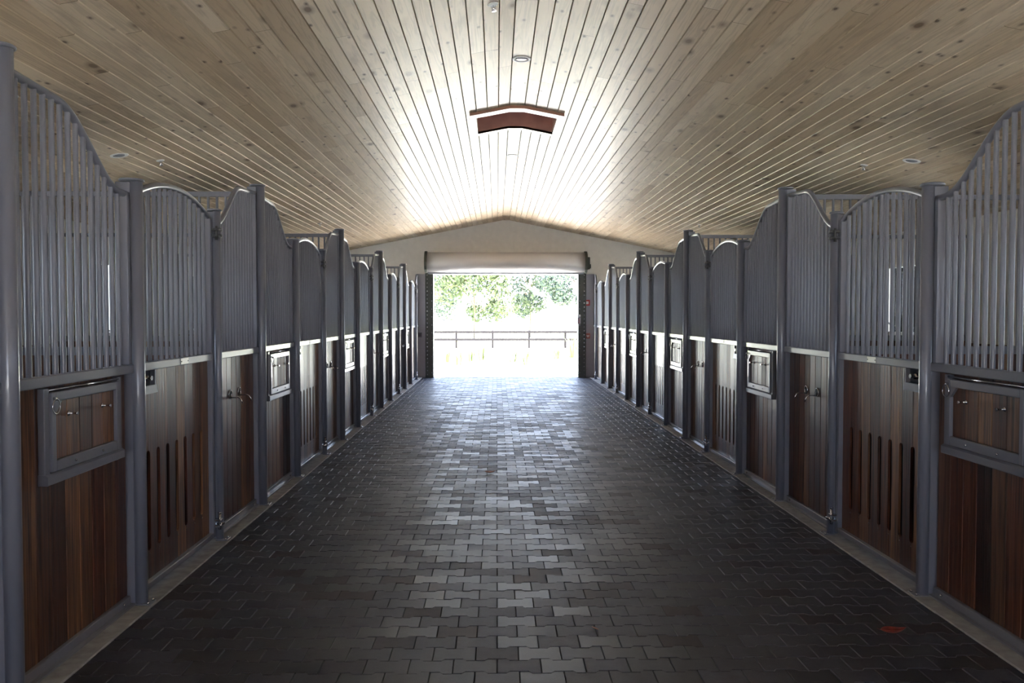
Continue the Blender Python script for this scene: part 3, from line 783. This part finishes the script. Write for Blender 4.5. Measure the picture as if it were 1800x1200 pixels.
leaf('fallen_leaf', .50, 4.28, .045, math.radians(-50), LEAFP, 'tiny pale leaf sliver on the pavers in the foreground', wd=.2)

# ================================================================== OUTSIDE
g = MB(); g.box(-90, 90, YW + .3, 34, -.2, -.02); g.box(-90, 90, -30, YB - .2, -.2, -.02)
g.box(-90, WL - .16, YB - .2, YW + .3, -.2, -.02); g.box(WR + .16, 90, YB - .2, YW + .3, -.2, -.02)
struct(g.build('ground_yard', GROUNDC))
g = MB(); n = 24
for i in range(n + 1):
    y = 34 + (140 - 34) * i / n; z = -.02 - .53 * smoothstep((y - 34) / 18)
    g.v += [(-90, y, z), (90, y, z)]
for i in range(n): g.face([2 * i, 2 * i + 1, 2 * i + 3, 2 * i + 2], True)
struct(g.build('ground_lawn', GRASS))
YF = 54.0
e = empty('paddock_fence', (0, YF, -.55), 'weathered wooden post and rail fence across the paddock beyond the doorway', 'fence')
for k in range(-4, 8):
    m_ = MB(); x = (867 - 874.5) / 1500 * YF + 2.30 * k; m_.box(x - .07, x + .07, -.07, .07, 0, 1.12, .01); m_.build('fence_post', FENCE, e)
for z in (1.02, .55):
    m_ = MB(); m_.box(-11, 17, -.11, -.072, z - .07, z + .07, .006); m_.build('rail', FENCE, e)
def tree(name, x, y, z, H_, W_, seed, m, label, cat, low=.32, n=5200, sz=.20, group=None):
    e = empty(name, (x, y, z)); tag(e, label, cat, group); Rt = random.Random(seed)
    t = MB(); 
    t.tube([(0, 0, 0), (.05, 0, H_ * .3), (-.05, .05, H_ * .6)], max(.03, H_ * .007), 8)
    for k in range(6):
        a = k * 1.05; t.tube([(0, 0, H_ * (.25 + .05 * k)), (W_ * .35 * math.cos(a), W_ * .35 * math.sin(a), H_ * (.45 + .07 * k))], H_ * .004, 6)
    t.build('trunk', BARK, e)
    c = MB(); blobs = []
    for k in range(16):
        a = Rt.uniform(0, 2 * math.pi); h = Rt.uniform(low, 1); rr = W_ / 2 * math.sqrt(max(.05, 1 - ((h - .55) / .55) ** 2)) * Rt.uniform(.3, .95)
        blobs.append((rr * math.cos(a), rr * math.sin(a), h * H_ * .9, W_ * Rt.uniform(.13, .24)))
    for i in range(n):
        bx, by, bz, br = Rt.choice(blobs); d = Vector((Rt.gauss(0, 1), Rt.gauss(0, 1), Rt.gauss(0, 1))).normalized() * br * Rt.uniform(.6, 1.05)
        p = Vector((bx, by, bz)) + d; nn = (d.normalized() + Vector((Rt.uniform(-1, 1), Rt.uniform(-1, 1), Rt.uniform(-1, 1))) * .8).normalized()
        u = nn.orthogonal().normalized(); v = nn.cross(u); a = Rt.uniform(0, 6.28); u, v = u * math.cos(a) + v * math.sin(a), v * math.cos(a) - u * math.sin(a)
        s1 = sz * Rt.uniform(.6, 1.3); b = len(c.v)
        c.v += [tuple(p - u * s1), tuple(p - v * s1 * .45 + nn * .02), tuple(p + u * s1), tuple(p + v * s1 * .45 + nn * .02)]; c.face([b, b + 1, b + 2, b + 3])
    c.build('crown', m, e)
G_ = 'trees beyond the paddock fence'
tree('broadleaf_tree', -7.6, 82, -.55, 9, 7.5, 1, LEAVES[2], 'grey green tree behind the fence at the left side of the doorway', 'tree', group=G_)
tree('broadleaf_tree', -1.9, 71, -.55, 8, 6.5, 2, LEAVES[1], 'bright green tree behind the fence, left of the doorway middle', 'tree', group=G_)
tree('broadleaf_tree', 3.1, 80, -.55, 9, 5.5, 3, LEAVES[0], 'dark thin tree behind the fence near the doorway middle', 'tree', group=G_, n=3000)
tree('broadleaf_tree', 7.6, 72, -.55, 9.5, 7.0, 4, LEAVES[2], 'large grey green tree behind the fence at the right side of the doorway', 'tree', group=G_)
Rg = random.Random(4)
for i, (px, py, h) in enumerate(((785, 636, .55), (806, 640, .6), (828, 634, .5), (848, 632, .7), (903, 635, .5), (927, 640, .6), (980, 630, .5), (1008, 628, .9))):
    Y = 2400 / (py - 552); x = (px - 874.5) / 1500 * Y
    m_ = MB()
    for k in range(60):
        a = Rg.uniform(0, 6.28); r_ = Rg.uniform(0, .16); l_ = h * Rg.uniform(.4, 1); dx, dy = math.cos(a) * l_ * .28, math.sin(a) * l_ * .28; b = len(m_.v); w_ = .018
        q = Vector((-math.sin(a), math.cos(a), 0)) * w_; p0 = Vector((r_ * math.cos(a), r_ * math.sin(a), 0)); p1 = p0 + Vector((dx * .5, dy * .5, l_ * .7)); p2 = p0 + Vector((dx, dy, l_))
        m_.v += [tuple(p0 - q), tuple(p0 + q), tuple(p1 + q), tuple(p1 - q), tuple(p2)]; m_.face([b, b + 1, b + 2, b + 3]); m_.face([b + 3, b + 2, b + 4])
    o = m_.build('grass_tuft', plain('tuft_green', (.16, .20, .07), .7) if i == 0 else bpy.data.materials['tuft_green'], None, (x, Y, -.02))
    PL = ['leftmost grass tuft on the yard outside the doorway', 'second grass tuft from the left outside the doorway', 'third grass tuft from the left outside the doorway', 'tall tuft just left of the doorway middle', 'tuft just right of the doorway middle', 'second tuft right of the doorway middle', 'small tuft near the right door rail outside', 'tall leafy tuft beside the right door rail outside'][i]
    tag(o, 'green ' + PL, 'plant', 'grass tufts outside the doorway')
